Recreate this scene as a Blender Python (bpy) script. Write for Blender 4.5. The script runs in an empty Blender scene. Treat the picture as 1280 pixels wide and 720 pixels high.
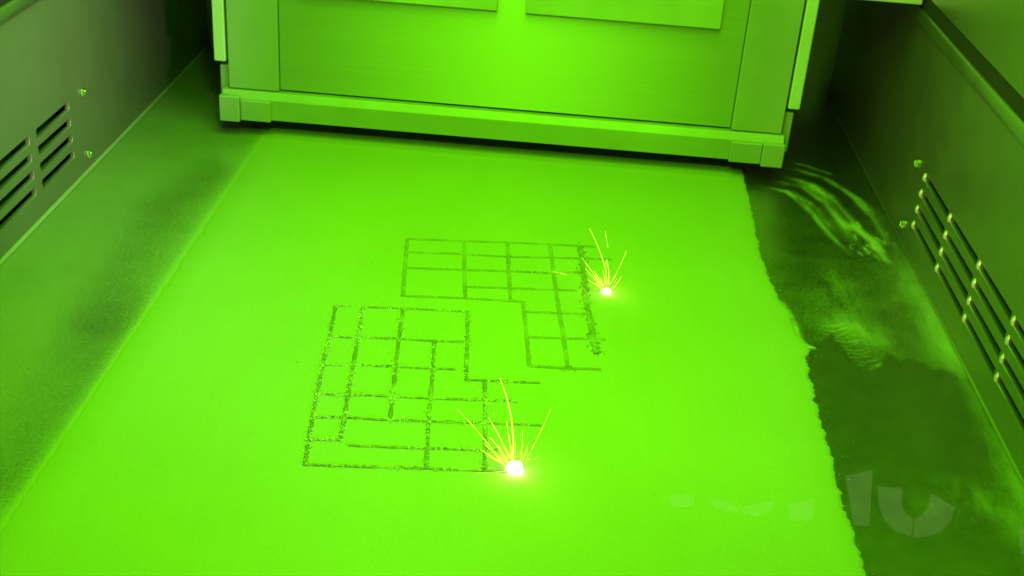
import bpy, bmesh, math, random
import numpy as np
from mathutils import Vector, Matrix, Euler, noise

random.seed(7)
rng = np.random.default_rng(7)
scene = bpy.context.scene
C = scene.collection

# ------------------------------------------------------------------ camera
cam_loc = Vector((0.0392, -0.8698, 0.3458))
cam_rot = Euler((1.0840, -0.0671, 0.0606), 'XYZ')
FPX = 1537.15                                  # focal length in photo pixels (1280 wide)
cd = bpy.data.cameras.new('camera')
cd.lens = FPX * 36.0 / 1280.0
cd.sensor_width = 36.0
cd.clip_start = 0.01
cd.clip_end = 50
cam = bpy.data.objects.new('camera', cd)
cam.location = cam_loc
cam.rotation_euler = cam_rot
C.objects.link(cam)
scene.camera = cam

# ------------------------------------------------------------------ world, lamps, exposure
world = bpy.data.worlds.new('World')
scene.world = world
world.use_nodes = True
world.node_tree.nodes['Background'].inputs[0].default_value = (1.0, 0.75, 0.18, 1)   # dim room seen through the open front
world.node_tree.nodes['Background'].inputs[1].default_value = 0.075
GREEN = (0.172, 1.0, 0.002)                    # light of the chamber lamps as it comes through the laser filter


def area(name, loc, target, sx, sy, power, col, spread=180):
    d = bpy.data.lights.new(name, 'AREA')
    d.shape = 'RECTANGLE'
    d.size, d.size_y = sx, sy
    d.energy, d.color = power, col
    d.spread = math.radians(spread)
    o = bpy.data.objects.new(name, d)
    o.location = loc
    o.rotation_euler = (Vector(target) - Vector(loc)).to_track_quat('-Z', 'Y').to_euler()
    C.objects.link(o)
    return o


area('ceiling_lamp', (0.0, -0.29, 0.47), (0.0, -0.29, 0.0), 0.34, 0.46, 2.7, GREEN, 130)
area('front_lamp', (-0.006, -0.575, 0.445), (0.0, -0.05, 0.05), 0.06, 0.03, 1.6, GREEN)
area('added_fill', (0.60, -1.15, 0.24), (-0.28, -0.15, 0.095), 0.12, 0.12, 0.125, (1.0, 0.82, 0.52), 13)  # added fill outside the window, pales the left wall
area('added_fill', (-0.45, -1.25, 0.30), (0.28, -0.20, 0.10), 0.14, 0.14, 0.075, (1.0, 0.62, 0.22), 14)  # added warm fill outside the window, lifts the right wall

vs = scene.view_settings
vs.view_transform = 'Standard'
vs.look = 'None'
vs.exposure = 0.0
vs.gamma = 1.0
vs.use_curve_mapping = False
scene.cycles.max_bounces = 10
scene.cycles.transparent_max_bounces = 16
scene.cycles.use_denoising = True
scene.cycles.caustics_reflective = False

# ------------------------------------------------------------------ helpers
RCAM = cam_rot.to_matrix()


def hit(px, py, axis, value):
    """Point of the place that the photo shows at (px, py), on the plane axis = value."""
    d = RCAM @ Vector((px - 640, -(py - 360), -FPX))
    t = (value - cam_loc[axis]) / d[axis]
    return cam_loc + d * t


def fl(px, py, z=0.0):
    return hit(px, py, 2, z)


def tag(o, label, cat, group=None):
    o['label'] = label
    o['category'] = cat
    if group:
        o['group'] = group
    return o


def struct(o, label=None, cat=None):
    o['kind'] = 'structure'
    if label:
        o['label'] = label
        o['category'] = cat
    return o


def link(name, me, mat, parent=None, smooth=False):
    o = bpy.data.objects.new(name, me)
    if mat is not None and not me.materials:
        me.materials.append(mat)
    C.objects.link(o)
    o.parent = parent
    if smooth:
        for p in me.polygons:
            p.use_smooth = True
    return o


def empty(name, loc=(0, 0, 0)):
    o = bpy.data.objects.new(name, None)
    o.empty_display_size = 0.02
    C.objects.link(o)
    o.location = loc
    return o


def box_mesh(x0, x1, y0, y1, z0, z1, bevel=0.0006, seg=2):
    bm = bmesh.new()
    bmesh.ops.create_cube(bm, size=1)
    for v in bm.verts:
        v.co = Vector((x0 + (v.co.x + .5) * (x1 - x0), y0 + (v.co.y + .5) * (y1 - y0), z0 + (v.co.z + .5) * (z1 - z0)))
    if bevel:
        bmesh.ops.bevel(bm, geom=bm.edges[:], offset=bevel, segments=seg, affect='EDGES', profile=0.5)
    me = bpy.data.meshes.new('box')
    bm.to_mesh(me)
    bm.free()
    return me


def box(name, x0, x1, y0, y1, z0, z1, mat, parent=None, bevel=0.0006, off=(0, 0, 0)):
    ox, oy, oz = off
    o = link(name, box_mesh(x0 - ox, x1 - ox, y0 - oy, y1 - oy, z0 - oz, z1 - oz, bevel), mat, parent)
    return o


def prism_x(name, prof, x0, x1, mat, parent=None, bevel=0.0003, smooth=False):
    """A (y, z) profile pushed along x."""
    bm = bmesh.new()
    a = [bm.verts.new((x0, y, z)) for y, z in prof]
    b = [bm.verts.new((x1, y, z)) for y, z in prof]
    n = len(prof)
    bm.faces.new(a)
    bm.faces.new(list(reversed(b)))
    for i in range(n):
        bm.faces.new((a[i], b[i], b[(i + 1) % n], a[(i + 1) % n]))
    bmesh.ops.recalc_face_normals(bm, faces=bm.faces[:])
    if bevel:
        bmesh.ops.bevel(bm, geom=bm.edges[:], offset=bevel, segments=2, affect='EDGES', profile=0.5)
    me = bpy.data.meshes.new(name)
    bm.to_mesh(me)
    bm.free()
    return link(name, me, mat, parent, smooth)


# ------------------------------------------------------------------ materials
def new_mat(name):
    m = bpy.data.materials.new(name)
    m.use_nodes = True
    nt = m.node_tree
    b = nt.nodes['Principled BSDF']
    return m, nt, b


def N(nt, typ, **kw):
    n = nt.nodes.new(typ)
    for k, v in kw.items():
        setattr(n, k, v)
    return n


def obj_noise(nt, scale, detail=3, rough=0.5, stretch=(1, 1, 1)):
    tc = N(nt, 'ShaderNodeTexCoord')
    mp = N(nt, 'ShaderNodeMapping')
    mp.inputs['Scale'].default_value = stretch
    no = N(nt, 'ShaderNodeTexNoise')
    no.inputs['Scale'].default_value = scale
    no.inputs['Detail'].default_value = detail
    no.inputs['Roughness'].default_value = rough
    nt.links.new(tc.outputs['Object'], mp.inputs['Vector'])
    nt.links.new(mp.outputs['Vector'], no.inputs['Vector'])
    return no


def ramp(nt, src, p0, c0, p1, c1):
    r = N(nt, 'ShaderNodeValToRGB')
    r.color_ramp.elements[0].position = p0
    r.color_ramp.elements[0].color = (*c0, 1) if len(c0) == 3 else c0
    r.color_ramp.elements[1].position = p1
    r.color_ramp.elements[1].color = (*c1, 1) if len(c1) == 3 else c1
    nt.links.new(src, r.inputs['Fac'])
    return r


def g3(v):
    return (v, v, v)


def metal(name, base, rough, rough_var=0.08, brush=None, bump=0.0, metallic=1.0, blot=14.0):
    m, nt, b = new_mat(name)
    L = nt.links
    b.inputs['Metallic'].default_value = metallic
    n1 = obj_noise(nt, blot, 5, 0.6)
    r1 = ramp(nt, n1.outputs['Fac'], 0.3, g3(base * 0.86), 0.75, g3(base * 1.08))
    L.new(r1.outputs['Color'], b.inputs['Base Color'])
    n2 = obj_noise(nt, blot * 3, 6, 0.65)
    r2 = ramp(nt, n2.outputs['Fac'], 0.3, g3(max(0.02, rough - rough_var)), 0.7, g3(rough + rough_var))
    L.new(r2.outputs['Color'], b.inputs['Roughness'])
    if brush:
        n3 = obj_noise(nt, 1.0, 3, 0.7, brush)
        bp = N(nt, 'ShaderNodeBump')
        bp.inputs['Strength'].default_value = bump
        bp.inputs['Distance'].default_value = 0.001
        L.new(n3.outputs['Fac'], bp.inputs['Height'])
        L.new(bp.outputs['Normal'], b.inputs['Normal'])
    return m


M_PANEL = metal('brushed_panel', 0.50, 0.36, 0.02, None, 0, 0.55)


def brushed(m, aniso):
    nt = m.node_tree
    b = nt.nodes['Principled BSDF']
    tg = N(nt, 'ShaderNodeTangent', direction_type='UV_MAP', uv_map='UVMap')
    nt.links.new(tg.outputs[0], b.inputs['Tangent'])
    b.inputs['Anisotropic'].default_value = aniso
    n = obj_noise(nt, 1.0, 4, 0.7, (2.5, 2.5, 1500))
    bc = ramp(nt, n.outputs['Fac'], 0.30, g3(0.52), 0.70, g3(0.60))
    nt.links.new(bc.outputs['Color'], b.inputs['Base Color'])
    r = ramp(nt, n.outputs['Fac'], 0.35, g3(0.42), 0.65, g3(0.56))
    nt.links.new(r.outputs['Color'], b.inputs['Roughness'])


brushed(M_PANEL, 0.92)
M_ALU = metal('satin_aluminium', 0.54, 0.50, 0.06, (300, 300, 300), 0.03, 0.35)
M_PLATE = metal('bright_plate', 0.74, 0.48, 0.05, (6, 6, 900), 0.05, 0.35)
M_WALL = metal('wall_steel', 0.29, 0.34, 0.05, None, 0, 0.8, 6.0)
M_WALL_L = metal('wall_steel_rough', 0.28, 0.50, 0.05, None, 0, 0.7, 6.0)  # rougher than the steel of the right wall
M_LIP = metal('rolled_steel', 0.36, 0.38, 0.05, None, 0, 0.9, 6.0)
M_GLINT = metal('glint_metal', 0.62, 0.42, 0.05, None, 0, 0.5)  # light on the slot ends put into a brighter metal
M_STRIP = metal('bright_strip', 0.92, 0.4, 0.04, None, 0, 0.3)  # lamplight caught by the strips is put into this lighter colour
M_SEAM = metal('seam_sealant', 0.40, 0.5, 0.05, None, 0, 0.3)
M_SCREW = metal('screw_steel', 0.75, 0.18, 0.03)
M_RUBBER = metal('brown_rubber', 0.03, 0.7, 0.1, None, 0, 0.0)
M_RUBBER.node_tree.nodes['Principled BSDF'].inputs['Specular IOR Level'].default_value = 0.1
M_DARK = metal('black_rubber', 0.008, 0.6, 0.1, None, 0, 0.0)
M_CEIL = metal('ceiling_paint', 0.06, 0.6, 0.1, None, 0, 0.0)


def powder_mat():
    m, nt, b = new_mat('metal_powder')
    L = nt.links
    b.inputs['Roughness'].default_value = 0.95
    b.inputs['Specular IOR Level'].default_value = 0.15
    big = obj_noise(nt, 7, 4, 0.55)
    fine = obj_noise(nt, 900, 2, 0.6)
    r = ramp(nt, big.outputs['Fac'], 0.25, g3(0.40), 0.8, g3(0.46))
    r2 = ramp(nt, fine.outputs['Fac'], 0.3, g3(0.94), 0.7, g3(1.03))
    mx = N(nt, 'ShaderNodeMix', data_type='RGBA', blend_type='MULTIPLY')
    mx.inputs[0].default_value = 1
    L.new(r.outputs['Color'], mx.inputs[6])
    L.new(r2.outputs['Color'], mx.inputs[7])
    st = obj_noise(nt, 1.0, 4, 0.6, (110, 5, 1))           # faint lines drawn by the recoater
    r3 = ramp(nt, st.outputs['Fac'], 0.25, g3(0.985), 0.75, g3(1.012))
    mx2 = N(nt, 'ShaderNodeMix', data_type='RGBA', blend_type='MULTIPLY')
    mx2.inputs[0].default_value = 1
    L.new(mx.outputs[2], mx2.inputs[6])
    L.new(r3.outputs['Color'], mx2.inputs[7])
    L.new(mx2.outputs[2], b.inputs['Base Color'])
    bp = N(nt, 'ShaderNodeBump')
    bp.inputs['Strength'].default_value = 0.12
    bp.inputs['Distance'].default_value = 0.0006
    L.new(fine.outputs['Fac'], bp.inputs['Height'])
    L.new(bp.outputs['Normal'], b.inputs['Normal'])
    return m


M_POWDER = powder_mat()


def floor_mat():
    """Steel floor plate; the vertex attribute 'dust' is where loose powder lies on it."""
    m, nt, b = new_mat('floor_steel_with_powder')
    L = nt.links
    at = N(nt, 'ShaderNodeAttribute', attribute_name='dust')
    grain = obj_noise(nt, 620, 4, 0.75)
    mid = obj_noise(nt, 60, 5, 0.7)
    # threshold the grain noise by the dust amount: sparse dust is separate specks
    add = N(nt, 'ShaderNodeMath', operation='ADD')
    L.new(at.outputs['Fac'], add.inputs[0])
    sc = N(nt, 'ShaderNodeMath', operation='MULTIPLY_ADD')
    L.new(grain.outputs['Fac'], sc.inputs[0])
    sc.inputs[1].default_value = 0.75
    sc.inputs[2].default_value = -0.375
    L.new(sc.outputs[0], add.inputs[1])
    sc2 = N(nt, 'ShaderNodeMath', operation='MULTIPLY_ADD')
    L.new(mid.outputs['Fac'], sc2.inputs[0])
    sc2.inputs[1].default_value = 0.08
    sc2.inputs[2].default_value = -0.04
    add2 = N(nt, 'ShaderNodeMath', operation='ADD')
    L.new(add.outputs[0], add2.inputs[0])
    L.new(sc2.outputs[0], add2.inputs[1])
    mr = N(nt, 'ShaderNodeMapRange')
    mr.inputs['From Min'].default_value = 0.22
    mr.inputs['From Max'].default_value = 0.85
    L.new(add2.outputs[0], mr.inputs['Value'])
    met = N(nt, 'ShaderNodeBsdfPrincipled')
    met.inputs['Metallic'].default_value = 1.0
    mc = ramp(nt, mid.outputs['Fac'], 0.3, g3(0.36), 0.75, g3(0.40))
    L.new(mc.outputs['Color'], met.inputs['Base Color'])
    rr = ramp(nt, mid.outputs['Fac'], 0.3, g3(0.34), 0.7, g3(0.40))
    L.new(rr.outputs['Color'], met.inputs['Roughness'])
    b.inputs['Base Color'].default_value = (0.42, 0.42, 0.42, 1)
    b.inputs['Roughness'].default_value = 0.95
    b.inputs['Specular IOR Level'].default_value = 0.1
    mix = N(nt, 'ShaderNodeMixShader')
    L.new(mr.outputs['Result'], mix.inputs['Fac'])
    L.new(met.outputs[0], mix.inputs[1])
    L.new(b.outputs[0], mix.inputs[2])
    L.new(mix.outputs[0], nt.nodes['Material Output'].inputs['Surface'])
    return m


M_FLOOR = floor_mat()


def track_mat(name, dark, light, thr, rough):
    m, nt, b = new_mat(name)
    L = nt.links
    n = obj_noise(nt, 420, 4, 0.75)
    n2 = obj_noise(nt, 55, 2, 0.5)
    ad = N(nt, 'ShaderNodeMath', operation='MULTIPLY_ADD')
    L.new(n2.outputs['Fac'], ad.inputs[0])
    ad.inputs[1].default_value = 1.2
    ad.inputs[2].default_value = -0.6
    ad2 = N(nt, 'ShaderNodeMath', operation='ADD')
    L.new(n.outputs['Fac'], ad2.inputs[0])
    L.new(ad.outputs[0], ad2.inputs[1])
    r = ramp(nt, ad2.outputs[0], thr - 0.08, g3(dark), thr + 0.10, g3(light))
    L.new(r.outputs['Color'], b.inputs['Base Color'])
    b.inputs['Metallic'].default_value = 0.35
    b.inputs['Roughness'].default_value = rough
    bp = N(nt, 'ShaderNodeBump')
    bp.inputs['Strength'].default_value = 0.6
    bp.inputs['Distance'].default_value = 0.0008
    L.new(n.outputs['Fac'], bp.inputs['Height'])
    L.new(bp.outputs['Normal'], b.inputs['Normal'])
    return m


M_TRACK_A = track_mat('fused_track_glittering', 0.26, 0.45, 0.57, 0.5)
M_TRACK_B = track_mat('fused_track_dull', 0.32, 0.43, 0.53, 0.85)
M_GRAIN = metal('fused_grain', 0.85, 0.3, 0.05, None, 0, 0.4)


def emis(name, col, strength, uneven=False):
    m, nt, b = new_mat(name)
    e = N(nt, 'ShaderNodeEmission')
    e.inputs['Color'].default_value = (*col, 1)
    e.inputs['Strength'].default_value = strength
    nt.links.new(e.outputs[0], nt.nodes['Material Output'].inputs['Surface'])
    if uneven:                                   # sparks flicker as they fly: brightness varies along each streak
        n = obj_noise(nt, 260, 2, 0.6)
        mr = N(nt, 'ShaderNodeMapRange')
        mr.inputs['From Min'].default_value = 0.32
        mr.inputs['From Max'].default_value = 0.68
        mr.inputs['To Min'].default_value = strength * 0.55
        mr.inputs['To Max'].default_value = strength * 1.7
        nt.links.new(n.outputs['Fac'], mr.inputs['Value'])
        nt.links.new(mr.outputs['Result'], e.inputs['Strength'])
    return m


M_CORE = emis('melt_pool_light', (1.0, 0.97, 0.42), 6)
M_TRAIL = emis('spark_light', (0.54, 1.0, 0.05), 1.35, True)
M_TRAIL_HOT = emis('hot_spark_light', (0.66, 1.0, 0.07), 1.6, True)
M_TRAIL_DIM = emis('dim_spark_light', (0.34, 0.95, 0.02), 0.95, True)

# ------------------------------------------------------------------ chamber: floor
XL, XR = -0.2788, 0.2816
YF, YB = -0.60, 0.20


def seg_dist(P, poly):
    """Distance from each point of P (n,2) to a polyline, and the position 0..1 along it."""
    poly = np.array(poly)
    best = np.full(len(P), 1e9)
    pos = np.zeros(len(P))
    ln = np.linalg.norm(np.diff(poly, axis=0), axis=1)
    cum = np.concatenate([[0], np.cumsum(ln)])
    for i in range(len(poly) - 1):
        a, b = poly[i], poly[i + 1]
        d = b - a
        t = np.clip(((P - a) @ d) / (d @ d + 1e-12), 0, 1)
        q = a + t[:, None] * d
        dist = np.linalg.norm(P - q, axis=1)
        w = dist < best
        best[w] = dist[w]
        pos[w] = ((cum[i] + t * ln[i]) / cum[-1])[w]
    return best, pos


def flpoly(pts):
    return [tuple(fl(*p)[:2]) for p in pts]


# outline of the powder sheet on the right, from the recoater towards the window
edge_pts = flpoly([(930, 224), (936, 245), (944, 285), (950, 315), (960, 345), (974, 374), (990, 396), (992, 410),
                   (1004, 428), (1014, 437), (1008, 446), (1012, 464), (1017, 490), (1026, 522), (1036, 560), (1047, 604), (1058, 645),
                   (1072, 685), (1086, 722)])
edge_pts = [(0.186, 0.06), (0.185, 0.0)] + edge_pts + [(0.196, -0.50), (0.192, -0.599)]
edge_y = np.array([p[1] for p in edge_pts])
edge_x = np.array([p[0] for p in edge_pts])
o_ = np.argsort(edge_y)
edge_y, edge_x = edge_y[o_], edge_x[o_]
XPL = -0.178


def fbm(x, y, z, octv=4):
    return noise.fractal(Vector((x, y, z)), 0.8, 2.1, octv)


def right_edge(y):
    base = float(np.interp(y, edge_y, edge_x))
    amp = 0.0019 if y < -0.24 else 0.0011
    return base + amp * fbm(3.1, y * 160, 0.5, 5) + 0.0010 * noise.noise(Vector((y * 700, 7, 3)))


def build_floor():
    xs = np.concatenate([[XL - 0.018], np.arange(XL, -0.150, 0.0014), np.linspace(-0.149, 0.158, 26), np.arange(0.160, XR, 0.0011), [XR, XR + 0.018]])
    ys = np.arange(YF, YB + 1e-6, 0.0016)
    X, Y = np.meshgrid(xs, ys)
    P = np.stack([X.ravel(), Y.ravel()], 1)
    n = len(P)
    nz = np.array([fbm(p[0] * 22, p[1] * 22, 0.3, 5) for p in P])
    nz2 = np.array([fbm(p[0] * 90, p[1] * 35, 4.3, 4) for p in P])
    dust = np.zeros(n)
    hgt = np.zeros(n)
    # --- left strip: soft spill beside the sheet, thin film over the plate, thinner along two lines
    dl = XPL - P[:, 0]
    left = P[:, 0] < -0.10
    spill = np.exp(-np.clip(dl, 0, None) / 0.0035) * 0.40
    film = 0.58 + 0.03 * nz
    thin_line, _ = seg_dist(P, flpoly([(268, 215), (205, 260), (160, 330), (120, 400)]))
    film -= 0.13 * np.exp(-(thin_line / 0.020) ** 2)
    near, _ = seg_dist(P, flpoly([(150, 400), (70, 520), (0, 600)]))
    film -= 0.15 * np.exp(-(near / 0.028) ** 2)
    far = np.clip((P[:, 1] + 0.10) / 0.12, 0, 1)
    film -= 0.06 * far
    dust[left] = np.clip(spill + film, 0, 1)[left]
    # --- right strip
    right = P[:, 0] > 0.12
    d = np.zeros(n) + 0.06 + 0.03 * nz
    # a thin film lies on the plate down to a wiped edge, beyond it the plate is bare
    yb = np.interp(P[:, 0], [0.15, fl(1012, 440).x, fl(1040, 424).x, fl(1075, 470).x, fl(1125, 455).x, XR],
                   [fl(1012, 440).y, fl(1012, 440).y, fl(1040, 424).y, fl(1075, 470).y, fl(1125, 455).y, fl(1180, 480).y])
    st = np.clip((P[:, 1] - yb + 0.010 * nz2) / 0.010, 0, 1)
    fade = np.clip((0.00 - P[:, 1]) / 0.09, 0, 1)
    d += 0.20 * st * st * (3 - 2 * st) * (0.45 + 0.55 * fade)
    wall = XR - P[:, 0]
    wfade = np.clip((-0.10 - P[:, 1]) / 0.08, 0.15, 1)
    d += 0.40 * np.exp(-(wall / 0.011) ** 2) * wfade * (0.8 + 0.3 * nz2)
    d += 0.20 * np.exp(-((wall - 0.012) / 0.016) ** 2) * np.clip((-0.33 - P[:, 1]) / 0.08, 0, 1)
    smears = [
        ([(955, 214), (1000, 226), (1030, 245), (1050, 275), (1062, 300)], 0.0042, 0.34),
        ([(975, 206), (1030, 222), (1075, 250), (1100, 275)], 0.0036, 0.32),
        ([(950, 232), (985, 240), (1010, 262), (1040, 296), (1062, 318)], 0.0022, 0.50),
        ([(968, 236), (1000, 248), (1025, 275)], 0.0012, 0.40),
        ([(1052, 275), (1075, 290), (1092, 302), (1098, 318)], 0.0034, 0.62),
        ([(1092, 302), (1104, 322), (1112, 330)], 0.0026, 0.60),
        ([(985, 202), (1010, 208), (1045, 220)], 0.0030, 0.34),
        ([(975, 375), (985, 390), (992, 402)], 0.0020, 0.55),
        ([(990, 398), (1000, 430), (1018, 438)], 0.0025, 0.50),
        ([(995, 425), (1010, 434), (1024, 436)], 0.0018, 0.70),
        ([(1000, 440), (1012, 446)], 0.0016, 0.60),
        ([(1030, 330), (1060, 390), (1090, 440)], 0.016, 0.16),
        ([(1020, 400), (1070, 410), (1110, 440)], 0.010, 0.20),
        ([(1120, 330), (1150, 400), (1190, 470)], 0.012, 0.18),
        ([(1110, 640), (1180, 640), (1260, 620)], 0.030, 0.16),
        ([(1160, 560), (1200, 600), (1250, 660)], 0.018, 0.12),
    ]
    # arcs swept by the wiper, a family between two guide curves
    ga = [(955, 236), (990, 242), (1015, 262), (1045, 298), (1062, 318)]
    gb = [(985, 204), (1030, 216), (1070, 240), (1100, 272), (1122, 306)]
    for i in range(15):
        k = random.random()
        pts = [(a[0] + (b[0] - a[0]) * k, a[1] + (b[1] - a[1]) * k) for a, b in zip(ga, gb)]
        i0 = random.choice((0, 0, 1, 1))
        i1 = random.choice((3, 4, 5, 5))
        smears.append((pts[i0:i1], random.uniform(0.0008, 0.0036), random.uniform(0.08, 0.24)))
    for i in range(26):                          # crumbs where the arcs end
        cx, cy = random.gauss(1085, 16), random.gauss(303, 11)
        smears.append(([(cx, cy), (cx + random.uniform(3, 9), cy + random.uniform(2, 9))], 0.0008, random.uniform(0.2, 0.5)))
    # fan of thin scratches where powder was wiped away
    for i in range(15):
        x0 = 1016 + i * 5 + random.uniform(-4, 4)
        y0 = 406 + i * 4.9
        ln = random.uniform(28, 44)
        smears.append(([(x0, y0), (x0 + ln * .5, y0 + 3 + random.uniform(-1, 2)), (x0 + ln, y0 - 2 + random.uniform(-2, 2))], 0.0007, random.uniform(.10, .30)))
    for pts, w, a in smears:
        dist, pos = seg_dist(P, flpoly(pts))
        k = a * np.exp(-(dist / w) ** 2) * np.clip(np.sin(np.pi * np.clip(pos, .04, .96)) * 1.6, 0, 1) * np.clip(0.85 + 0.7 * nz2, 0.1, 1.6)
        d += k
        if w < 0.006:
            hgt += 0.0006 * k
    dark, _ = seg_dist(P, flpoly([(1060, 480), (1090, 520), (1150, 560)]))
    d -= 0.22 * np.exp(-(dark / 0.022) ** 2)
    dark, _ = seg_dist(P, flpoly([(985, 290), (1010, 340), (1050, 370)]))
    d -= 0.05 * np.exp(-(dark / 0.014) ** 2)
    dust[right] = np.clip(d, 0, 1)[right]
    hgt[left] += (0.0004 * np.exp(-np.clip(dl, 0, None) / 0.004))[left]
    nx, ny = len(xs), len(ys)
    verts = [(float(P[i, 0]), float(P[i, 1]), float(hgt[i])) for i in range(n)]
    faces = [(j * nx + i, j * nx + i + 1, (j + 1) * nx + i + 1, (j + 1) * nx + i) for j in range(ny - 1) for i in range(nx - 1)]
    me = bpy.data.meshes.new('chamber_floor')
    me.from_pydata(verts, [], faces)
    at = me.attributes.new('dust', 'FLOAT', 'POINT')
    at.data.foreach_set('value', dust.astype(np.float32))
    o = link('chamber_floor', me, M_FLOOR, None, True)
    return struct(o)


build_floor()


def build_powder():
    """The flat spread sheet of powder, ragged on the right, with a low ridge before the recoater."""
    ys = np.arange(-0.599, 0.058, 0.0012)
    T = np.concatenate([[0, 0.002, 0.004, 0.007], np.linspace(0.05, 0.95, 60), [0.97, 0.985, 0.993, 0.998, 1.0]])
    verts, faces = [], []
    nx = len(T)
    for y in ys:
        xl = XPL + 0.0010 * fbm(1.7, y * 120, 9.1, 5) + 0.0005 * noise.noise(Vector((y * 420, 2, 1))) + random.uniform(-0.0003, 0.0003)
        xr = right_edge(float(y))
        for t in T:
            x = xl + {0.0: 0.0, 0.002: 0.0006, 0.004: 0.0013, 0.007: 0.0026}[float(t)] if t < 0.008 else XPL + t * (xr - XPL)
            z = 0.0014
            if t == 0.0:
                z = 0.00005
            elif t == 0.002:
                z = 0.0002
            elif t == 0.004:
                z = 0.0005
            elif t == 0.007:
                z = 0.0010
            elif t >= 0.984:
                z = float(np.interp(t, [0.984, 0.993, 0.998, 1.0], [0.0012, 0.0009, 0.0006, 0.0]))
            z += 0.00008 * noise.noise(Vector((x * 30, y * 30, 0)))
            # ridge that follows the recoater's front edge
            yr = y + 0.0125
            z += 0.0007 * math.exp(-(yr / 0.0045) ** 2) * (1 if 0.01 < t < 0.99 else 0.2)
            if y > -0.0125 and t not in (0.0, 1.0):
                z -= 0.0003 * min(1, (y + 0.0125) / 0.01)
            verts.append((x, float(y), z))
    for j in range(len(ys) - 1):
        for i in range(nx - 1):
            faces.append((j * nx + i, j * nx + i + 1, (j + 1) * nx + i + 1, (j + 1) * nx + i))
    me = bpy.data.meshes.new('powder_bed')
    me.from_pydata(verts, [], faces)
    o = link('powder_bed', me, M_POWDER, None, True)
    o['kind'] = 'stuff'
    tag(o, 'smooth bright sheet of metal powder spread over the chamber floor', 'powder')
    return o


build_powder()

def loose_powder():
    """Crumbs of powder fallen off the edge of the sheet onto the plate."""
    vs_, fs_ = [], []
    for k in range(1500):
        y = random.uniform(-0.56, 0.02)
        if random.random() < 0.93:
            x = XPL - random.expovariate(1 / 0.011) - 0.0005
            if x < XL + 0.004:
                continue
            if noise.noise(Vector((x * 60, y * 60, 4))) < -0.15:
                continue
            r = random.uniform(0.00014, 0.00036)
        else:
            x = right_edge(y) + random.expovariate(1 / 0.0022) + 0.0003
            if x > XR - 0.004:
                continue
            r = random.uniform(0.00015, 0.0004)
        c = Vector((x, y, r * 0.5 + 0.0002))
        rot = Euler((random.uniform(0, 6), random.uniform(0, 6), random.uniform(0, 6))).to_matrix()
        b0 = len(vs_)
        for d in ((1, 0, 0), (-1, 0, 0), (0, 1, 0), (0, -1, 0), (0, 0, 1), (0, 0, -1)):
            vs_.append(tuple(c + rot @ Vector(d) * r * random.uniform(.7, 1.3)))
        for f in ((0, 2, 4), (2, 1, 4), (1, 3, 4), (3, 0, 4), (2, 0, 5), (1, 2, 5), (3, 1, 5), (0, 3, 5)):
            fs_.append(tuple(b0 + q for q in f))
    me = bpy.data.meshes.new('loose_powder')
    me.from_pydata(vs_, [], fs_)
    o = link('loose_powder', me, M_POWDER)
    o['kind'] = 'stuff'
    tag(o, 'loose crumbs of powder scattered on the plate beside the sheet', 'powder')


loose_powder()

# ------------------------------------------------------------------ chamber: walls
ROWS = [0.0552, 0.0439, 0.0326, 0.0213]
PITCH, SLOT_L, SLOT_H, Y0 = 0.0637, 0.0580, 0.0054, -0.1175
ZTOP = 0.1372


def glint_mesh(side):
    r, h, n = 0.0034, 0.0016, 10
    v = [(0, 0.0016 * math.cos(2 * math.pi * k / n), r * math.sin(2 * math.pi * k / n)) for k in range(n)]
    v += [(-side * h * .8, 0.0009 * math.cos(2 * math.pi * k / n) - .0003, r * .55 * math.sin(2 * math.pi * k / n)) for k in range(n)]
    v.append((-side * h, -0.0003, 0))
    f = [(k, (k + 1) % n, n + (k + 1) % n, n + k) for k in range(n)] + [(n + k, n + (k + 1) % n, 2 * n) for k in range(n)]
    if side > 0:
        f = [tuple(reversed(q)) for q in f]
    me = bpy.data.meshes.new('slot_glint')
    me.from_pydata(v, [], f)
    for p in me.polygons:
        p.use_smooth = True
    return me


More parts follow.
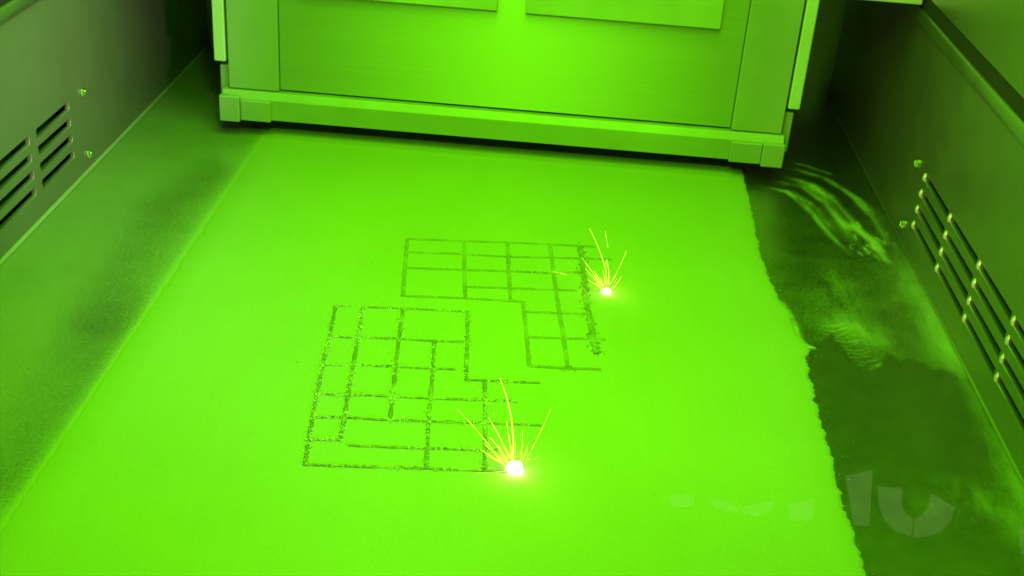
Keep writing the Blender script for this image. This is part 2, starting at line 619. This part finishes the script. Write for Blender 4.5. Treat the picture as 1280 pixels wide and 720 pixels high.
def slotted_wall(name, x, side, mat, label):
    """Steel side plate with four rows of cut slots; the curve's holes are real openings."""
    cu = bpy.data.curves.new(name, 'CURVE')
    cu.dimensions = '2D'
    cu.fill_mode = 'BOTH'
    cu.extrude = 0.0012
    cu.bevel_depth = 0.0004
    cu.bevel_resolution = 1

    def poly(pts):
        s = cu.splines.new('POLY')
        s.points.add(len(pts) - 1)
        for p, q in zip(s.points, pts):
            p.co = (q[0], q[1], 0, 1)
        s.use_cyclic_u = True
    poly([(YF, 0.0005), (YB, 0.0005), (YB, ZTOP), (YF, ZTOP)])
    for c in range(7):
        for z in ROWS:
            y1 = Y0 - c * PITCH
            y0 = y1 - (SLOT_L if side > 0 else 0.0540)
            r = (SLOT_H if side > 0 else 0.0064) / 2
            pts = []
            for k in range(7):
                a = -math.pi / 2 + math.pi * k / 6
                pts.append((y1 - r * .25 + r * .25 * math.cos(a), z + r * math.sin(a)))
            for k in range(7):
                a = math.pi / 2 + math.pi * k / 6
                pts.append((y0 + r * .25 + r * .25 * math.cos(a), z + r * math.sin(a)))
            poly(pts)
    tmp = bpy.data.objects.new('tmp', cu)
    C.objects.link(tmp)
    dg = bpy.context.evaluated_depsgraph_get()
    me = bpy.data.meshes.new_from_object(tmp.evaluated_get(dg))
    C.objects.unlink(tmp)
    bpy.data.objects.remove(tmp)
    # curve plane (u, v, w) -> (y, z, x), face towards the chamber
    for v in me.vertices:
        u, w, t = v.co
        v.co = (x + side * (0.0016 + t), u, w)
    me.update()
    bm = bmesh.new()
    bm.from_mesh(me)
    bmesh.ops.remove_doubles(bm, verts=bm.verts[:], dist=1e-6)
    bmesh.ops.recalc_face_normals(bm, faces=bm.faces[:])
    bm.to_mesh(me)
    bm.free()
    me.name = name
    me.materials.clear()
    wall = link(name, me, mat)
    struct(wall)
    # dark duct behind the slots
    box('vent_duct', x + side * 0.012 - 0.001, x + side * 0.012 + 0.001, YF, YB, -0.002, ZTOP + 0.02, M_DARK, wall, 0)
    # bright bumps added for the lit far end face of each slot
    me_t = None
    for c in range(5 if side > 0 else 0):
        for z in ROWS:
            if me_t is None:
                me_t = glint_mesh(side)
            t = link('slot_glint', me_t, M_GLINT, wall)
            t.location = (x, Y0 - c * PITCH + 0.0012, z)
    # screws beside the slots
    for z in (0.0562, 0.0118):
        screw(wall, x, side, -0.0945, z)
        screw(wall, x, side, -0.585, z)
    return wall


def screw(parent, x, side, y, z):
    """Low domed socket head with a hexagonal recess."""
    bm = bmesh.new()
    rings = [(0.0032, 0.0), (0.0031, 0.0007), (0.0026, 0.0013), (0.0017, 0.0016)]
    seg = 24
    prev = None
    for r, h in rings:
        cur = [bm.verts.new((-side * h, r * math.cos(2 * math.pi * k / seg), r * math.sin(2 * math.pi * k / seg))) for k in range(seg)]
        if prev:
            for k in range(seg):
                bm.faces.new((prev[k], prev[(k + 1) % seg], cur[(k + 1) % seg], cur[k]))
        prev = cur
    low = [bm.verts.new((-side * 0.0003, 0.0014 * math.cos(2 * math.pi * k / seg), 0.0014 * math.sin(2 * math.pi * k / seg))) for k in range(seg)]
    for k in range(seg):
        bm.faces.new((prev[k], prev[(k + 1) % seg], low[(k + 1) % seg], low[k]))
    bm.faces.new(low)
    bmesh.ops.recalc_face_normals(bm, faces=bm.faces[:])
    me = bpy.data.meshes.new('screw')
    bm.to_mesh(me)
    bm.free()
    o = link('screw', me, M_SCREW, parent)
    o.location = (x - side * 0.0002, y, z)
    return o


WL = slotted_wall('chamber_wall_left', XL, -1, M_WALL_L, '')
WR = slotted_wall('chamber_wall_right', XR, 1, M_WALL, '')


def prism_y(name, prof, y0, y1, mat, parent=None, smooth=False):
    bm = bmesh.new()
    a = [bm.verts.new((x, y0, z)) for x, z in prof]
    b = [bm.verts.new((x, y1, z)) for x, z in prof]
    n = len(prof)
    bm.faces.new(a)
    bm.faces.new(list(reversed(b)))
    for i in range(n):
        bm.faces.new((a[i], b[i], b[(i + 1) % n], a[(i + 1) % n]))
    bmesh.ops.recalc_face_normals(bm, faces=bm.faces[:])
    me = bpy.data.meshes.new(name)
    bm.to_mesh(me)
    bm.free()
    return link(name, me, mat, parent, smooth)


for wall, x, s, zt in ((WL, XL, -1, 0.0), (WR, XR, 1, 0.0)):
    mat = M_WALL_L if s < 0 else M_WALL
    box('gasket', x + s * 0.004 - 0.004, x + s * 0.004 + 0.004, YF, YB, ZTOP + 0.0006, 0.1518, M_RUBBER, wall, 0.0005)
    box('upper_plate', min(x - s * .001, x + s * 0.005), max(x - s * .001, x + s * 0.005), YF, YB, 0.1522, 0.47, mat, wall, 0.0006)

for wall, x, s in ((WL, XL, -1), (WR, XR, 1)):
    rr_ = 0.0018 if s < 0 else 0.0012
    prism_y('corner_seam', [(x + s * 0.0004, 0.0006), (x - s * rr_, 0.0006), (x - s * rr_ * .45, 0.0006 + rr_ * .45), (x + s * 0.0004, 0.0006 + rr_)], YF + .001, YB - .001, M_SEAM if s < 0 else M_WALL, wall)

for wall, x, s in ((WL, XL, -1), (WR, XR, 1)):
    lip = [(x - s * 0.0026 * math.sin(k * math.pi / 8), ZTOP - 0.0055 + 0.0055 * (1 - math.cos(k * math.pi / 8))) for k in range(9)]
    prism_y('rolled_lip', [(x + s * 0.001, ZTOP - 0.0055)] + lip[1:-1] + [(x + s * 0.001, ZTOP + 0.005)], YF + .001, YB - .001, M_LIP, wall, True)

struct(box('chamber_wall_back', XL - 0.02, XR + 0.02, YB + 0.0005, YB + 0.006, -0.004, 0.475, M_WALL, None, 0))
struct(box('chamber_ceiling', XL - 0.02, XR + 0.02, YF, YB, 0.4765, 0.482, M_CEIL, None, 0))

# ------------------------------------------------------------------ recoater carriage
rc = empty('recoater_carriage', (0, 0, 0.012))
tag(rc, 'large box shaped metal recoater standing across the back of the powder', 'recoater')
OFF = (0, 0, 0.012)
ZT = 0.30


def cbox(name, x0, x1, y0, y1, z0, z1, mat, bevel=0.0006, parent=rc):
    return box(name, x0, x1, y0, y1, z0, z1, mat, parent, bevel, OFF)


cbox('body', -0.2040, 0.2068, 0.0060, 0.11, 0.030, ZT, M_ALU, 0.001)
fp = cbox('front_panel', -0.1668, 0.1699, 0.0014, 0.0055, 0.0358, ZT, M_PANEL, 0.0005)
uvl = fp.data.uv_layers.new(name='UVMap')        # u runs up the panel, across the brush marks
for lp in fp.data.loops:
    co = fp.data.vertices[lp.vertex_index].co
    uvl.data[lp.index].uv = (co.z, co.x + 0.2 * co.y)
cbox('post', -0.2047, -0.1672, -0.0012, 0.0055, 0.0350, ZT, M_ALU, 0.0007)
cbox('post', 0.1703, 0.2074, -0.0012, 0.0055, 0.0350, ZT, M_ALU, 0.0007)
prof = [(0.0056, 0.0132), (-0.0050, 0.0132), (-0.0056, 0.0288), (-0.0030, 0.0343), (0.0056, 0.0346)]
prism_x('base_bar', [(y, z - 0.012) for y, z in prof], -0.2092, 0.2096, M_ALU, rc)
for x0, x1 in ((-0.1949, -0.1724), (0.1709, 0.1941)):
    cbox('foot_block', x0, x1, -0.0084, -0.0052, 0.0126, 0.0284, M_ALU, 0.0007)
cbox('foot_block', -0.2102, -0.1951, -0.0110, -0.0052, 0.0118, 0.0318, M_ALU, 0.0009)
cbox('foot_block', 0.1943, 0.2104, -0.0110, -0.0052, 0.0118, 0.0300, M_ALU, 0.0009)
for s, x0, x1 in ((-1, -0.2158, -0.2068), (1, 0.2090, 0.2180)):
    cbox('side_strip', x0, x1, 0.0005, 0.10, 0.0540, ZT, M_STRIP, 0.0012)
for s, x0, x1 in ((-1, -0.2130, -0.2050), (1, 0.2078, 0.2152)):
    cbox('end_plate', x0, x1, 0.0058, 0.10, 0.0188, 0.0500, M_ALU, 0.0008)
cbox('cover_plate', -0.1500, -0.0083, -0.0030, 0.0012, 0.1098, ZT - 0.02, M_PLATE, 0.0006)
cbox('cover_plate', 0.0120, 0.1512, -0.0030, 0.0012, 0.1098, ZT - 0.02, M_PLATE, 0.0006)

za = hit(1110, 3, 1, -0.033).z
cbox('guide_arm', 0.2185, 0.2792, -0.033, 0.03, za, za + 0.03, M_PLATE, 0.0008)
cbox('guide_arm', -0.2764, -0.2162, -0.033, 0.03, za, za + 0.03, M_PLATE, 0.0008)

# ------------------------------------------------------------------ fused grids on the powder
ZP = 0.0014


def zoomed(ox, oy, s, pts):
    return [(ox + x / s, oy + y / s) for x, y in pts]


LEFT = [[(155, 40), (130, 165), (100, 290), (65, 470), (35, 655)],
        [(262, 45), (243, 160), (222, 280), (200, 400), (190, 475), (172, 565)],
        [(418, 52), (403, 165), (388, 290), (378, 395), (368, 485)],
        [(540, 180), (535, 290), (525, 400), (517, 500), (510, 670)],
        [(671, 62), (670, 160), (664, 330)],
        [(738, 335), (740, 600), (738, 680)],
        [(155, 40), (215, 40)], [(280, 45), (430, 50), (660, 62)],
        [(140, 160), (250, 165), (400, 168), (520, 176), (655, 181)],
        [(110, 270), (230, 272), (400, 278), (540, 285), (625, 288)],
        [(90, 385), (240, 388), (400, 395), (530, 402), (725, 408), (868, 414)],
        [(68, 475), (190, 477), (370, 487), (500, 490), (740, 498), (958, 507)],
        [(45, 562), (175, 564)],
        [(205, 585), (350, 592), (500, 597), (690, 602), (790, 605)],
        [(25, 660), (250, 668), (500, 675), (740, 685), (830, 686)],
        [(664, 330), (750, 332), (955, 341)]]
RIGHT = [[(68, 70), (60, 180), (48, 325)], [(325, 85), (325, 200), (330, 330)], [(520, 90), (525, 210), (533, 340)],
         [(712, 100), (730, 240), (750, 380), (770, 500), (790, 645)],
         [(845, 100), (860, 200), (870, 320), (890, 430), (920, 585)],
         [(590, 350), (600, 450), (618, 640)],
         [(68, 68), (390, 80), (650, 90), (915, 103)],
         [(75, 128), (280, 134), (500, 148), (700, 152), (990, 160)],
         [(65, 198), (330, 208), (520, 213), (700, 222), (850, 218)],
         [(335, 283), (520, 290), (720, 296), (830, 300)],
         [(48, 325), (330, 335), (585, 350)],
         [(590, 395), (750, 402), (870, 405)],
         [(615, 510), (780, 515), (960, 520)],
         [(618, 640), (780, 650), (940, 655)]]


def resample(pts, step):
    pts = [Vector(p) for p in pts]
    out = []
    for a, b in zip(pts[:-1], pts[1:]):
        n = max(1, int((b - a).length / step))
        for k in range(n):
            out.append(a.lerp(b, k / n))
    out.append(pts[-1])
    return out


def track(px, parent, origin, mat, width, lift, idx, patchy):
    """A crusted bead of fused metal: an uneven low strip with a broken edge."""
    pts = resample([fl(x, y, ZP).to_3d() for x, y in px], 0.0009)
    n = len(pts)
    NX = 6
    verts, faces, keep = [], [], []
    for i, p in enumerate(pts):
        a, b = pts[max(0, i - 1)], pts[min(n - 1, i + 1)]
        t = (b - a).normalized()
        side = Vector((-t.y, t.x, 0))
        w = width * (0.86 + 0.34 * noise.noise(Vector((i * 0.16, idx * 5.1, 0))))
        for k in range(NX):
            u = k / (NX - 1) - 0.5
            e = 0.0
            if k in (0, NX - 1):
                e = random.uniform(-0.00030, 0.00030)
            q = p + side * (u * w + e)
            h = lift * (1 - (2 * u) ** 4) * (0.55 + 0.9 * random.random())
            if k in (0, NX - 1):
                h = -0.0003
            verts.append((q.x - origin.x, q.y - origin.y, q.z + h - origin.z + 0.00012))
        keep.append(noise.noise(Vector((i * 0.045, idx * 3.7, 2.2))) > -patchy)
    for i in range(n - 1):
        for k in range(NX - 1):
            if not keep[i] and random.random() < 0.55:
                continue
            a = i * NX + k
            faces.append((a, a + 1, a + NX + 1, a + NX))
    me = bpy.data.meshes.new('fused_track')
    me.from_pydata(verts, [], faces)
    me.update()
    link('fused_track', me, mat, parent)
    return pts, width


def grains(name, lines, parent, origin, count, size, mat):
    """Tiny fused beads lying along the tracks, too many and too small to pick apart."""
    verts, faces = [], []
    ln = [len(p) for p, _ in lines]
    tot = sum(ln)
    for _ in range(count):
        k = random.randrange(tot)
        j = 0
        while k >= ln[j]:
            k -= ln[j]
            j += 1
        if noise.noise(Vector((k * 0.045, j * 3.7, 8.2))) < -0.02:
            continue
        p, w = lines[j][0][k], lines[j][1]
        c = Vector((p.x + random.gauss(0, w * .36), p.y + random.gauss(0, w * .36), p.z + 0.0004)) - origin
        r = size * random.uniform(0.5, 1.3)
        rot = Euler((random.uniform(0, 6), random.uniform(0, 6), random.uniform(0, 6))).to_matrix()
        b = len(verts)
        for d in ((1, 0, 0), (-1, 0, 0), (0, 1, 0), (0, -1, 0), (0, 0, 1), (0, 0, -1)):
            verts.append(tuple(c + rot @ Vector(d) * r))
        for f in ((0, 2, 4), (2, 1, 4), (1, 3, 4), (3, 0, 4), (2, 0, 5), (1, 2, 5), (3, 1, 5), (0, 3, 5)):
            faces.append(tuple(b + q for q in f))
    me = bpy.data.meshes.new(name)
    me.from_pydata(verts, [], faces)
    me.update()
    o = link(name, me, mat, parent)
    o['kind'] = 'stuff'
    return o


oL = fl(490, 480, ZP)
gl = empty('fused_grid', oL)
tag(gl, 'nearer grid of dark glittering fused lines left of centre on the powder', 'fused part', 'fused grids on the powder')
lines = [track(zoomed(370, 370, 3.129, l), gl, oL, M_TRACK_A, 0.0027 if i < 6 else 0.0025, 0.00055, i, 0.32) for i, l in enumerate(LEFT)]
grains('bead', lines, gl, oL, 3400, 0.00048, M_GRAIN)
oR = fl(620, 360, ZP)
gr = empty('fused_grid', oR)
tag(gr, 'farther grid of faint dull fused lines nearer the recoater', 'fused part', 'fused grids on the powder')
lines = [track(zoomed(490, 280, 3.6, l), gr, oR, M_TRACK_B, 0.0048 if i == 4 else 0.0032, 0.0004, 30 + i, 0.05 if i == 4 else 0.38) for i, l in enumerate(RIGHT)]
grains('bead', [lines[4], lines[4], lines[13]], gr, oR, 420, 0.0005, M_TRACK_A)

# crumbs of spatter lying loose on the bed near the grids
vs_, fs_ = [], []
for k in range(24):
    c = fl(random.uniform(300, 900), random.uniform(260, 640), ZP + 0.0003)
    r = random.uniform(0.0002, 0.0004)
    b0 = len(vs_)
    for d in ((1, 0, 0), (-1, 0, 0), (0, 1, 0), (0, -1, 0), (0, 0, 1), (0, 0, -1)):
        vs_.append(tuple(c + Vector(d) * r * random.uniform(.7, 1.2)))
    for f in ((0, 2, 4), (2, 1, 4), (1, 3, 4), (3, 0, 4), (2, 0, 5), (1, 2, 5), (3, 1, 5), (0, 3, 5)):
        fs_.append(tuple(b0 + q for q in f))
me = bpy.data.meshes.new('spatter')
me.from_pydata(vs_, [], fs_)
sp = link('spatter', me, M_TRACK_A)
sp['kind'] = 'stuff'
tag(sp, 'tiny dark crumbs of spatter scattered over the powder', 'spatter')


# ------------------------------------------------------------------ melt pools with sparks
def trail(pts, r0, r1, mat, parent, origin):
    """A thin glowing filament, thicker towards its root at the end of pts."""
    pts = resample(pts, 0.0015)
    # smooth the polyline
    for _ in range(4):
        pts = [pts[0]] + [(pts[i - 1] + pts[i] * 2 + pts[i + 1]) / 4 for i in range(1, len(pts) - 1)] + [pts[-1]]
    n = len(pts)
    seg = 6
    verts, faces = [], []
    for i, p in enumerate(pts):
        t = (pts[min(n - 1, i + 1)] - pts[max(0, i - 1)]).normalized()
        a = t.cross(Vector((0, 1, 0.01))).normalized()
        b = t.cross(a)
        k = i / max(1, n - 1)
        r = r0 + (r1 - r0) * k
        for q in range(seg):
            an = 2 * math.pi * q / seg
            verts.append(tuple(p + (a * math.cos(an) + b * math.sin(an)) * r - origin))
    for i in range(n - 1):
        for q in range(seg):
            faces.append((i * seg + q, i * seg + (q + 1) % seg, (i + 1) * seg + (q + 1) % seg, (i + 1) * seg + q))
    faces.append(tuple(range(seg)))
    faces.append(tuple((n - 1) * seg + q for q in range(seg)))
    me = bpy.data.meshes.new('spark_trail')
    me.from_pydata(verts, [], faces)
    me.update()
    return link('spark_trail', me, mat, parent, True)


def blob(name, parent, rx, ry, rz, z, mat):
    bm = bmesh.new()
    bmesh.ops.create_icosphere(bm, subdivisions=3, radius=1)
    for v in bm.verts:
        k = 1 + 0.45 * noise.noise(v.co * 2.1 + Vector((rx * 1e4, 0, 0)))
        v.co = Vector((v.co.x * rx * k, v.co.y * ry * k, v.co.z * rz * k + z))
    me = bpy.data.meshes.new(name)
    bm.to_mesh(me)
    bm.free()
    return link(name, me, mat, parent, True)


def spark(label, px, py, ox, oy, s, trails, size, power):
    base = fl(px, py, ZP)
    root = empty('laser_spark', base)
    tag(root, label, 'spark', 'laser sparks on the powder')
    blob('melt_pool', root, size, size * 0.9, size * 0.75, size * 0.55, M_CORE)
    for pts, w, mat in trails:
        lean = random.uniform(-0.35, 0.35)
        out = []
        for x, y in pts:
            q = hit(ox + x / s, oy + y / s, 1, base.y)
            dy = lean * max(0, q.z - ZP)
            out.append(hit(ox + x / s, oy + y / s, 1, base.y + dy))
        trail(out, w * 0.30, w * 0.72, mat, root, base)
    for _ in range(16):                          # finer streaks between the long ones
        an = random.gauss(-0.35, 0.6)
        ln = size * random.uniform(2.2, 5.5)
        dr = Vector((math.sin(an), random.uniform(-0.5, 0.5), math.cos(an))).normalized()
        side = Vector((dr.z, 0, -dr.x)) * ln * random.uniform(-0.10, 0.10)
        trail([base + dr * ln + side, base + dr * ln * .6 + side * .4, base + dr * size * .6], 0.00006, random.uniform(0.00018, 0.00034), random.choice((M_TRAIL, M_TRAIL_HOT, M_TRAIL_DIM)), root, base)
    for _ in range(22):                          # short hot flecks thrown up round the pool
        az = random.uniform(0, 2 * math.pi)
        up = random.uniform(0.35, 1.5)
        v = Vector((math.cos(az), math.sin(az) * 0.8, up)).normalized()
        r0 = size * random.uniform(0.9, 3.4)
        ln = size * random.uniform(0.15, 1.1)
        trail([base + v * (r0 + ln), base + v * (r0 + ln * .5), base + v * r0], 0.00008, random.uniform(0.0002, 0.0004), random.choice((M_TRAIL, M_TRAIL_HOT)), root, base)
    d = bpy.data.lights.new('melt_light', 'POINT')
    d.energy = power
    d.color = (0.75, 1.0, 0.02)
    d.shadow_soft_size = size * 0.8
    lo = bpy.data.objects.new('melt_light', d)
    lo.location = (0, -0.0005, size * 1.8 + 0.004)
    C.objects.link(lo)
    lo.parent = root
    return root


H_, T_, D_ = M_TRAIL_HOT, M_TRAIL, M_TRAIL_DIM
spark('larger white hot spark at the corner of the nearer fused grid', 643, 589, 560, 450, 4.2375, [
    ([(275, 97), (310, 190), (335, 300), (347, 420), (345, 530)], 0.0007, H_),
    ([(50, 262), (130, 345), (200, 430), (310, 560)], 0.0006, T_),
    ([(215, 305), (265, 390), (330, 520)], 0.0006, H_),
    ([(200, 205), (225, 255), (250, 305)], 0.0004, D_),
    ([(140, 130), (170, 175), (196, 210)], 0.0003, D_),
    ([(310, 325), (325, 420), (340, 520)], 0.0006, H_),
    ([(395, 370), (392, 470), (385, 540)], 0.0004, T_),
    ([(545, 260), (500, 360), (400, 560)], 0.0005, T_),
    ([(170, 475), (230, 510), (300, 555)], 0.0006, H_),
    ([(220, 410), (270, 460), (325, 540)], 0.0006, H_),
    ([(355, 402), (380, 397), (405, 388)], 0.0004, D_),
    ([(365, 335), (390, 328), (410, 322)], 0.0005, D_),
    ([(275, 630), (290, 615), (315, 600)], 0.0006, H_),
    ([(430, 430), (412, 490), (390, 550)], 0.0004, T_),
    ([(357, 430), (358, 480), (357, 540)], 0.0004, T_),
    ([(190, 440), (250, 500), (310, 570)], 0.0005, H_)], 0.0038, 0.010)
spark('smaller yellow spark to the right of the farther fused grid', 757.7, 366, 690, 270, 5.536, [
    ([(260, 85), (310, 190), (345, 280), (372, 380), (380, 480)], 0.0006, T_),
    ([(368, 105), (378, 160), (386, 215)], 0.0005, T_),
    ([(378, 300), (393, 370), (393, 470)], 0.0006, H_),
    ([(518, 235), (470, 350), (415, 455)], 0.0005, T_),
    ([(205, 285), (280, 390), (350, 490)], 0.0005, H_),
    ([(245, 440), (300, 470), (350, 505)], 0.0006, H_),
    ([(230, 365), (290, 430), (350, 500)], 0.0005, H_),
    ([(290, 380), (325, 430), (360, 490)], 0.0005, H_),
    ([(110, 315), (140, 338), (165, 355)], 0.0003, D_),
    ([(5, 385), (55, 393), (103, 407)], 0.0005, T_),
    ([(480, 420), (455, 470), (420, 500)], 0.0005, H_),
    ([(350, 370), (360, 420), (370, 480)], 0.0005, H_),
    ([(372, 310), (376, 350), (376, 400)], 0.0004, T_)], 0.0026, 0.007)

# ------------------------------------------------------------------ viewing window
YW = -0.603
vw = empty('viewing_window', (0, YW, 0))
tag(vw, 'clear viewing window with pale painted reflection of letters at its lower right', 'window')


def wbox(name, x0, x1, z0, z1, y0, y1, mat, bevel=0.0015):
    return box(name, x0, x1, y0, y1, z0, z1, mat, vw, bevel, (0, YW, 0))


wbox('window_frame', XL - 0.02, XR + 0.02, -0.02, 0.020, YW - 0.02, YW + 0.002, M_DARK)
wbox('window_frame', XL - 0.02, XR + 0.02, 0.462, 0.50, YW - 0.02, YW + 0.002, M_DARK)
wbox('window_frame', XL - 0.02, XL + 0.012, 0.021, 0.461, YW - 0.02, YW + 0.002, M_DARK)
wbox('window_frame', XR - 0.012, XR + 0.02, 0.021, 0.461, YW - 0.02, YW + 0.002, M_DARK)
mp_, nt_, b_ = new_mat('clear_pane')
tr_ = N(nt_, 'ShaderNodeBsdfTransparent')
nt_.links.new(tr_.outputs[0], nt_.nodes['Material Output'].inputs['Surface'])
wbox('pane', XL + 0.0125, XR - 0.0125, 0.0205, 0.4615, YW - 0.006, YW - 0.002, mp_, 0)

ml, nt_, b_ = new_mat('painted_reflection')  # pale see-through colour standing for letters reflected in the glass
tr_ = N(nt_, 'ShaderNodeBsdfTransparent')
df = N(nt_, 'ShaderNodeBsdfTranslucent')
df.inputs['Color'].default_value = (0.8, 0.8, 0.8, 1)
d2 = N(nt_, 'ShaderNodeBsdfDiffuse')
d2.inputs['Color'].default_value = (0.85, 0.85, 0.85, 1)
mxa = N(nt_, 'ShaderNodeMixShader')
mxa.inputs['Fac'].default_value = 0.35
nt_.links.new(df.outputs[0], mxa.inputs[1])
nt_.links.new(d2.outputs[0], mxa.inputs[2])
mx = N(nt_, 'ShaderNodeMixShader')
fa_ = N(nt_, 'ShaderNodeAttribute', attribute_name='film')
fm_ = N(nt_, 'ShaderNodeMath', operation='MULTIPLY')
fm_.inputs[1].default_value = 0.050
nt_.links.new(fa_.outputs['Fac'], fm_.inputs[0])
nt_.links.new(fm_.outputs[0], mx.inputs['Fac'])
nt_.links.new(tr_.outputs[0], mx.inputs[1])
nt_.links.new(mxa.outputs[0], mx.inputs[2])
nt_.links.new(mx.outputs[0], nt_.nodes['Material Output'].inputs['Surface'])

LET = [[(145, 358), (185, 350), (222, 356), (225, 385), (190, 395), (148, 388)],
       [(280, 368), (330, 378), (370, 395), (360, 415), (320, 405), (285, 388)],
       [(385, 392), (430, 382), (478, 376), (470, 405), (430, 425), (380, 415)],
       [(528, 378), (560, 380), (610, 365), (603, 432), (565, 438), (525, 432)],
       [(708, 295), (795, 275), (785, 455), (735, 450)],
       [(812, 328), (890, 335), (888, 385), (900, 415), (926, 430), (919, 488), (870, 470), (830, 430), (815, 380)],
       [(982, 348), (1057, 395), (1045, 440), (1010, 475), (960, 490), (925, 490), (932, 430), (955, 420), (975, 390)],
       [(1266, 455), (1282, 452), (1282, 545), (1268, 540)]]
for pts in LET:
    # letter reflection painted as pale film: full strength inside, thinning out over its rim
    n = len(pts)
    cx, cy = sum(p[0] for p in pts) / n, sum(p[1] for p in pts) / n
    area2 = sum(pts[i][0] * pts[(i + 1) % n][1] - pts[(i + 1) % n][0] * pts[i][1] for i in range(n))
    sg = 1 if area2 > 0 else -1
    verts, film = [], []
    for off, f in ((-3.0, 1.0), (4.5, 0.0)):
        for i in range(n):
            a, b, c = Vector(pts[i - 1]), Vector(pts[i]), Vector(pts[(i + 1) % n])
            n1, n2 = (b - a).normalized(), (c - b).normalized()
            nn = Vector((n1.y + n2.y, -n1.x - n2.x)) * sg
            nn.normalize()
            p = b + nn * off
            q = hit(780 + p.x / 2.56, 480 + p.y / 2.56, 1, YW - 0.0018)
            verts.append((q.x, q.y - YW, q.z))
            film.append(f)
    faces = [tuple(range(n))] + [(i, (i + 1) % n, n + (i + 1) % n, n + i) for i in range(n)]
    me = bpy.data.meshes.new('reflected_letters')
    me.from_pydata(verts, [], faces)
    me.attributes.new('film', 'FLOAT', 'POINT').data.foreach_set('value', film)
    link('reflected_letters', me, ml, vw)
